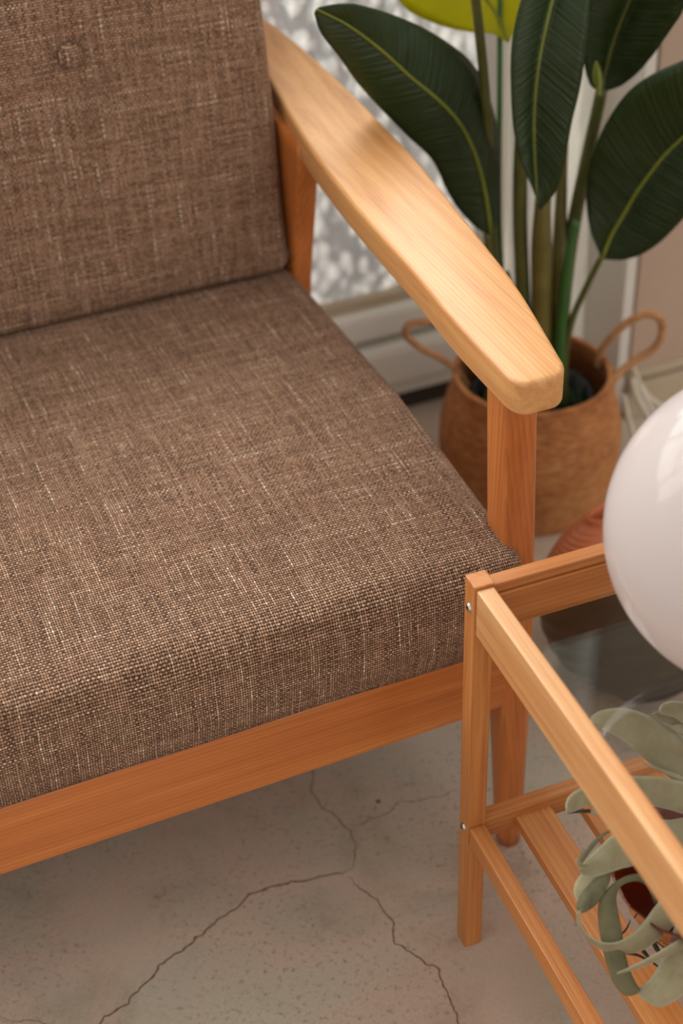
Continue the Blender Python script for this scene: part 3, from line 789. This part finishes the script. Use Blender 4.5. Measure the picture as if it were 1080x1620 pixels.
def leaf(A, B, mid, mat, rib=.0022, arch=.06, nm='leaf', ribmat=None, label=None, n=46):
    """A/B: edge outlines, mid: midrib; all (px, py, dY)"""
    PA = catmull([PY(x, y, Y0+d) for x, y, d in A], n); PB = catmull([PY(x, y, Y0+d) for x, y, d in B], n); PM = catmull([PY(x, y, Y0+d) for x, y, d in mid], n)
    m = 6; bm = bmesh.new(); uvl = bm.loops.layers.uv.new('UVMap'); rows = []; th = .0009
    for k in range(n+1):
        wv = PB[k]-PA[k]; t = PM[min(n, k+1)]-PM[max(0, k-1)]; nn = wv.cross(t); nn = nn.normalized() if nn.length > 1e-9 else Vector((0, -1, 0))
        if nn.y > 0: nn = -nn
        row = []
        for side, E in ((0, PA), (1, PB)):
            rng = range(m+1) if side == 0 else range(1, m+1)
            for q in rng:
                s = q/m
                a, b = (E[k], PM[k]) if side == 0 else (PM[k], E[k])
                p = a.lerp(b, s); bulge = sin(pi*s)*arch*(b-a).length
                wob = noise.noise(Vector((k*.9, side*5+q*.25, 2)))*.0012
                row.append((p+nn*(bulge+wob), nn))
        rows.append(row)
    T = [[bm.verts.new(p+q*th) for p, q in r] for r in rows]; U = [[bm.verts.new(p-q*th) for p, q in r] for r in rows]; C = len(rows[0])-1
    for k in range(n):
        for q in range(C):
            uv = [(q/C, k/n), ((q+1)/C, k/n), ((q+1)/C, (k+1)/n), (q/C, (k+1)/n)]
            for vs, u in (((T[k][q], T[k][q+1], T[k+1][q+1], T[k+1][q]), uv), ((U[k+1][q], U[k+1][q+1], U[k][q+1], U[k][q]), [uv[3], uv[2], uv[1], uv[0]])):
                f = bm.faces.new(vs)
                for lp, c in zip(f.loops, u): lp[uvl].uv = c
        bm.faces.new((T[k][0], T[k+1][0], U[k+1][0], U[k][0])); bm.faces.new((T[k+1][C], T[k][C], U[k][C], U[k+1][C]))
    lo = add_obj(nm, bm, mat, plant, world=True)
    if label: lo['label'] = label
    P2 = [p+Vector((0, -.0018, .0003)) for p in PM]
    ro = add_obj('midrib', tube(P2[::2], [rib*1.3, rib, rib*.5], n//2, 8, spline=False), ribmat or M['rib'], lo, world=False, mw=plant.matrix_world.inverted())
    return lo
# L1 big leaf leaning to the left, petiole at lower right, tip at upper left
leaf([(772, 372, -.03), (750, 358, -.03), (724, 330, -.035), (705, 298, -.045), (684, 254, -.055), (644, 215, -.07), (600, 170, -.085), (566, 132, -.10), (536, 90, -.115), (507, 52, -.125), (497, 22, -.13)],
     [(780, 368, -.03), (790, 330, -.02), (792, 270, -.01), (786, 200, -.0), (768, 140, -.005), (745, 98, -.02), (705, 65, -.04), (660, 39, -.065), (600, 16, -.095), (550, 5, -.12), (508, 10, -.13)],
     [(776, 370, -.03), (772, 335, -.03), (766, 300, -.032), (757, 262, -.038), (742, 222, -.045), (722, 188, -.055), (690, 155, -.07), (650, 122, -.085), (602, 78, -.10), (548, 38, -.118), (500, 14, -.13)], M['leaf'])
# L2 narrow leaf hanging in the middle, in front
leaf([(884, -200, -.06), (856, -165, -.08), (842, -110, -.10), (835, -40, -.115), (818, 20, -.13), (808, 80, -.14), (808, 150, -.145), (812, 205, -.148), (822, 252, -.15), (838, 288, -.15), (846, 308, -.15)],
     [(890, -200, -.06), (916, -165, -.08), (930, -110, -.10), (934, -40, -.115), (932, 20, -.13), (926, 80, -.14), (917, 140, -.145), (904, 195, -.148), (895, 245, -.15), (880, 300, -.15), (853, 333, -.15)],
     [(887, -200, -.06), (889, -165, -.07), (890, -110, -.08), (883, -40, -.095), (868, 20, -.11), (855, 80, -.12), (847, 140, -.125), (844, 195, -.13), (845, 245, -.135), (847, 285, -.14), (849, 322, -.15)], M['leaf'], rib=.002, arch=.10)
# L3 dark leaf at the top right growing up out of its stem
leaf([(948, 146, -.02), (932, 132, -.025), (922, 90, -.03), (924, 40, -.04), (932, -30, -.05), (950, -110, -.06), (1000, -190, -.07)],
     [(955, 146, -.02), (985, 134, -.02), (1015, 108, -.03), (1050, 62, -.05), (1085, 5, -.07), (1105, -80, -.09), (1030, -190, -.08)],
     [(951, 145, -.02), (956, 115, -.01), (966, 75, -.01), (980, 35, -.015), (998, -10, -.025), (1015, -80, -.04), (1015, -190, -.07)], M['leaf'], ribmat=M['stem'])
# L4 right leaf arching out of frame
leaf([(950, 407, -.06), (934, 366, -.055), (927, 320, -.05), (930, 270, -.05), (944, 225, -.055), (968, 178, -.06), (1003, 136, -.07), (1060, 104, -.085), (1130, 85, -.10), (1200, 120, -.12)],
     [(955, 410, -.06), (985, 411, -.07), (1015, 402, -.08), (1045, 382, -.09), (1075, 352, -.10), (1105, 318, -.11), (1140, 280, -.12), (1170, 240, -.125), (1195, 190, -.13), (1205, 130, -.12)],
     [(952, 408, -.06), (966, 372, -.055), (986, 338, -.055), (1005, 305, -.06), (1028, 273, -.065), (1052, 243, -.07), (1085, 212, -.08), (1125, 180, -.095), (1165, 150, -.11), (1203, 125, -.12)], M['leaf'])
# L5 leaf up against the window, its backlit lime painted into the colour
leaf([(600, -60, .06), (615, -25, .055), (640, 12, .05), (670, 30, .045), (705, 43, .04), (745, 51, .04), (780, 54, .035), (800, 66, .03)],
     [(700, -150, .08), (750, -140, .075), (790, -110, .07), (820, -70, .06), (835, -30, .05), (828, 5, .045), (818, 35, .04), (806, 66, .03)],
     [(640, -110, .07), (680, -85, .065), (715, -55, .06), (745, -30, .055), (770, 0, .05), (785, 22, .045), (795, 42, .04), (803, 66, .03)], M['lime'], label='leaf with yellow-green backlight painted into its colour')
# L6 furled shoot at the top-right stem
leaf([(944, 150, -.045), (938, 128, -.045), (938, 110, -.045), (942, 96, -.045)], [(950, 150, -.045), (952, 128, -.045), (950, 110, -.045), (944, 96, -.045)], [(947, 150, -.05), (946, 128, -.05), (944, 110, -.05), (943, 96, -.048)], M['rib'], rib=.001, nm='leaf_shoot', label='small furled yellow-green shoot')

# ================================================================ ROUND VESSEL behind the table
VC = PZ(1000, 958, .115); VR = .113
vessel = empty('round_vase', Matrix.Translation(Vector((VC.x, VC.y, 0))), 'squat vase, ribbed terracotta shoulder over dark green body, behind the bamboo side table', 'vase')
def rz(z): return VR*sqrt(max(0, 1-((z-.112)/.117)**2))
zsp = .180
p1 = [(0, .0), (.05, 0)]+[(max(.05, rz(z)), z) for z in [.003+.177*k/40 for k in range(41)]]+[(rz(zsp)-.004, zsp+.001), (0, zsp-.01)]
add_obj('vase_body', lathe([(r+(.0010*sin(k*1.25) if 6 < k < 42 else 0), z) for k, (r, z) in enumerate(p1)], 80), M['green'], vessel)
p2 = [(rz(zsp)-.003, zsp)]
K = 110
for k in range(K+1):
    z = zsp+(.2285-zsp)*(k/K); r = rz(z)
    if r < .028: break
    p2.append((r-.0014*(.5+.5*cos(k*2*pi/9)), z))
p2 += [(.028, p2[-1][1]+.006), (.024, p2[-1][1]+.008), (.021, p2[-1][1]+.002), (.0205, .20)]
add_obj('vase_shoulder', lathe(p2, 80), M['terra'], vessel)

_R = Matrix.Translation((0, 0, .113)) @ Matrix.Rotation(radians(24), 4, Vector((-.75, -.66, 0))) @ Matrix.Translation((0, 0, -.113))
for o_ in list(vessel.children): o_.data.transform(_R)
_lo = min(v.co.z for o_ in vessel.children for v in o_.data.vertices)
for o_ in vessel.children: o_.data.transform(Matrix.Translation((0, 0, -_lo)))
# white cord bundle by the wall
cordg = empty('cord_bundle', Matrix.Translation(PZ(1030, 660, .004)), 'loose bundle of white cotton cord on the floor right of the seagrass basket', 'cord')
def cv_pt(x, y, vv):   # chair-frame vertical plane v
    r0 = ray(x, y); t = (vv-(CAM-CO).dot(CV))/r0.dot(CV); return CAM+r0*t
for pts, rad in (([(998, 575, .60), (1008, 602, .60), (1025, 628, .585), (1050, 646, .57), (1085, 660, .55)], .0048),
                 ([(1000, 600, .58), (1006, 625, .57), (1022, 655, .55), (1036, 684, .53), (1046, 712, .50)], .0055),
                 ([(1010, 612, .585), (1025, 640, .57), (1042, 668, .55), (1062, 690, .53)], .0048),
                 ([(986, 625, .56), (992, 655, .55), (1002, 690, .53), (1012, 725, .50)], .0042)):
    P = [cv_pt(*p) for p in pts]
    for q in P: q.z = max(q.z, rad)
    add_obj('cord', tube(P, rad, 30, 8), M['cord'], cordg, world=True)

# ================================================================ AMBER BOWL AND AIR PLANT on the lower shelf
AC = PZ(1087, 1492, .181); AC.z = .181
bowl = empty('amber_bowl', Matrix.Translation(AC), 'dark amber glass cup on the slatted shelf under the air plant', 'bowl')
pr = [(0, 0), (.022, 0), (.025, .003), (.027, .010), (.040, .030), (.055, .055), (.067, .080), (.074, .100), (.076, .103), (.0745, .104), (.0715, .099), (.0645, .080), (.052, .055), (.037, .030), (.022, .012), (0, .009)]
add_obj('cup', lathe(pr, 72, rfun=lambda a, k: 1+.010*cos(14*a)), M['amber'], bowl)
air = empty('air_plant', Matrix.Translation(AC+Vector((0, 0, .085))), 'silvery green air plant with curling ribbon leaves spilling out of the amber cup', 'plant')
DA = CAM.dot(_f)*0+(AC+Vector((0, 0, .12))-CAM).dot(_f)     # camera depth of the plant's heart
def aleaf(A, B, d0, d1, mat=None, arch=.10, n=50, thick=.0011, nm='leaf', label=None, dm=None, skew=0.):
    """A,B: pixel edges; depth runs d0 -> d1 (relative to the plant's heart) along the leaf, edges offset by skew"""
    def mk(E, s):
        out = []
        for k, (x, y) in enumerate(E):
            t = k/(len(E)-1); d = d0+(d1-d0)*t+(dm*sin(pi*t) if dm else 0)+s
            out.append(PD(x, y, DA+d))
        return out
    bm = ribbon(mk(A, -skew), mk(B, skew), n, 6, arch, thick, -_f)
    o = add_obj(nm, bm, mat or M['air'], air, world=True)
    if label: o['label'] = label
    return o
# a: big top leaf
aleaf([(932, 1141), (938, 1131), (954, 1123), (984, 1120), (1013, 1127), (1043, 1142), (1080, 1168), (1120, 1215), (1140, 1290)],
      [(934, 1147), (944, 1152), (960, 1157), (984, 1171), (1010, 1192), (1034, 1212), (1062, 1232), (1100, 1265), (1125, 1310)], -.032, .02, skew=-.003)
# c: long leaf passing behind the rail to the left
aleaf([(896, 1284), (895, 1272), (900, 1260), (915, 1249), (945, 1238), (985, 1229), (1030, 1229), (1080, 1237), (1140, 1262)],
      [(897, 1287), (906, 1284), (916, 1280), (928, 1274), (950, 1271), (985, 1270), (1032, 1275), (1080, 1288), (1135, 1315)], -.05, .0, dm=-.01, skew=.003)
aleaf([(896, 1285), (915, 1281), (937, 1280)], [(898, 1288), (915, 1286), (937, 1286)], -.045, -.03, M['dryroot'], nm='leaf_tip', arch=.2, n=16)
aleaf([(934, 1279), (941, 1277), (948, 1280)], [(934, 1287), (941, 1289), (948, 1286)], -.04, -.04, nm='leaf_tip', arch=.2, n=12)
# thin leaf under a
aleaf([(1017, 1206), (1045, 1216), (1080, 1230), (1125, 1262)], [(1017, 1209), (1045, 1221), (1080, 1239), (1120, 1275)], -.03, .0)
# d: left leaf with narrow curled end
aleaf([(915, 1374), (921, 1366), (935, 1352), (951, 1337), (970, 1320), (1005, 1300), (1060, 1297), (1120, 1310)],
      [(916, 1379), (925, 1385), (942, 1387), (965, 1380), (984, 1374), (1003, 1369), (1050, 1350), (1110, 1345)], -.055, .0, skew=-.004)
aleaf([(913, 1366), (914, 1357), (925, 1346), (937, 1332), (952, 1319), (968, 1311)], [(919, 1371), (923, 1362), (930, 1352), (941, 1338), (955, 1323), (970, 1314)], -.06, -.045, M['airdark'], nm='leaf_tip', arch=.25)
aleaf([(912, 1360), (912, 1368), (918, 1373), (928, 1372)], [(915, 1358), (918, 1363), (922, 1366), (930, 1365)], -.062, -.058, nm='leaf_tip', n=16)
# e: pale lobe and withered folded lobe
aleaf([(922, 1380), (912, 1392), (907, 1408), (910, 1420), (914, 1426)], [(966, 1378), (955, 1395), (940, 1408), (926, 1420), (916, 1428)], -.03, -.045, n=30)
aleaf([(946, 1384), (935, 1396), (924, 1410), (914, 1424), (912, 1436), (918, 1443)], [(967, 1381), (963, 1398), (955, 1414), (944, 1430), (931, 1440), (921, 1444)], -.034, -.052, M['airdark'], nm='leaf', n=30, arch=.25, label='withered olive-purple lobe curling under')
# f: ring leaf sweeping from the left tip to lower right
aleaf([(917, 1441), (918, 1459), (927, 1476), (941, 1487), (958, 1492), (977, 1490), (999, 1478), (1018, 1459), (1039, 1430), (1072, 1395), (1120, 1370)],
      [(912, 1441), (914, 1462), (923, 1480), (940, 1496), (960, 1505), (983, 1509), (1012, 1505), (1038, 1489), (1067, 1463), (1098, 1432), (1140, 1400)], -.07, .0, dm=-.012, skew=.003)
# g: arching loop
aleaf([(1041, 1430), (1029, 1396), (1013, 1384), (995, 1385), (976, 1394), (960, 1408), (949, 1424), (946, 1446), (948, 1472), (953, 1500), (960, 1527), (972, 1557), (990, 1575), (1010, 1571)],
      [(1038, 1431), (1024, 1403), (1010, 1394), (996, 1394), (984, 1399), (976, 1410), (974, 1425), (978, 1446), (982, 1468), (985, 1490), (990, 1516), (998, 1540), (1006, 1556), (1012, 1566)], -.01, -.05, dm=-.01, n=70, arch=.18, skew=.004, mat=M['airolive'], label='darker olive leaf arching over in a loop')
# h: broad lowest leaf
aleaf([(1007, 1566), (1028, 1549), (1045, 1522), (1057, 1498), (1066, 1472), (1078, 1440), (1095, 1410)],
      [(1008, 1570), (1022, 1584), (1041, 1593), (1060, 1588), (1088, 1568), (1120, 1535), (1145, 1490)], -.05, -.01, skew=-.006)
# i: straight spear
aleaf([(976, 1539), (1010, 1523), (1047, 1503), (1080, 1482), (1120, 1455)], [(977, 1541), (1013, 1531), (1047, 1516), (1080, 1500), (1125, 1470)], -.085, -.02, arch=.3)
# j, k: pale leaves at upper right
aleaf([(1042, 1126), (1046, 1115), (1060, 1109), (1080, 1111), (1115, 1122), (1145, 1150)], [(1043, 1128), (1053, 1131), (1068, 1136), (1082, 1147), (1105, 1175), (1120, 1230)], -.02, .01)
aleaf([(1028, 1130), (1040, 1126), (1060, 1128), (1090, 1150)], [(1030, 1133), (1044, 1140), (1064, 1150), (1095, 1180)], .0, .01)
aleaf([(1061, 1149), (1075, 1146), (1100, 1150)], [(1062, 1154), (1078, 1160), (1100, 1175)], -.005, .01)
# m: lower right, mostly behind the rail
aleaf([(1030, 1300), (1060, 1297), (1100, 1292), (1140, 1300)], [(1050, 1322), (1075, 1342), (1105, 1372), (1135, 1372)], -.02, .0)
aleaf([(1064, 1500), (1062, 1480), (1072, 1455), (1090, 1420)], [(1090, 1510), (1095, 1480), (1100, 1455), (1110, 1420)], -.01, .0)
# dry roots
def root(pts, rad, d): add_obj('dry_root', tube([PD(x, y, DA+d) for x, y in pts], rad, 16, 6), M['dryroot'], air, world=True)
root([(982, 1478), (990, 1470), (997, 1456)], [.0012, .0009, .0004], .02)
root([(990, 1507), (1008, 1511), (1025, 1519)], [.0016, .0012, .0010], .02)
root([(1012, 1498), (1020, 1508), (1028, 1518)], [.0020, .0018, .0012], .03)
root([(1033, 1490), (1038, 1500), (1044, 1509)], [.0022, .0022, .0018], .03)
root([(1033, 1523), (1041, 1530)], [.0010, .0008], .03)
# crown of the plant, resting in the cup
add_obj('crown', lathe([(0, -.035), (.014, -.03), (.024, -.012), (.026, .004), (.018, .02), (0, .026)], 24), M['air'], air)
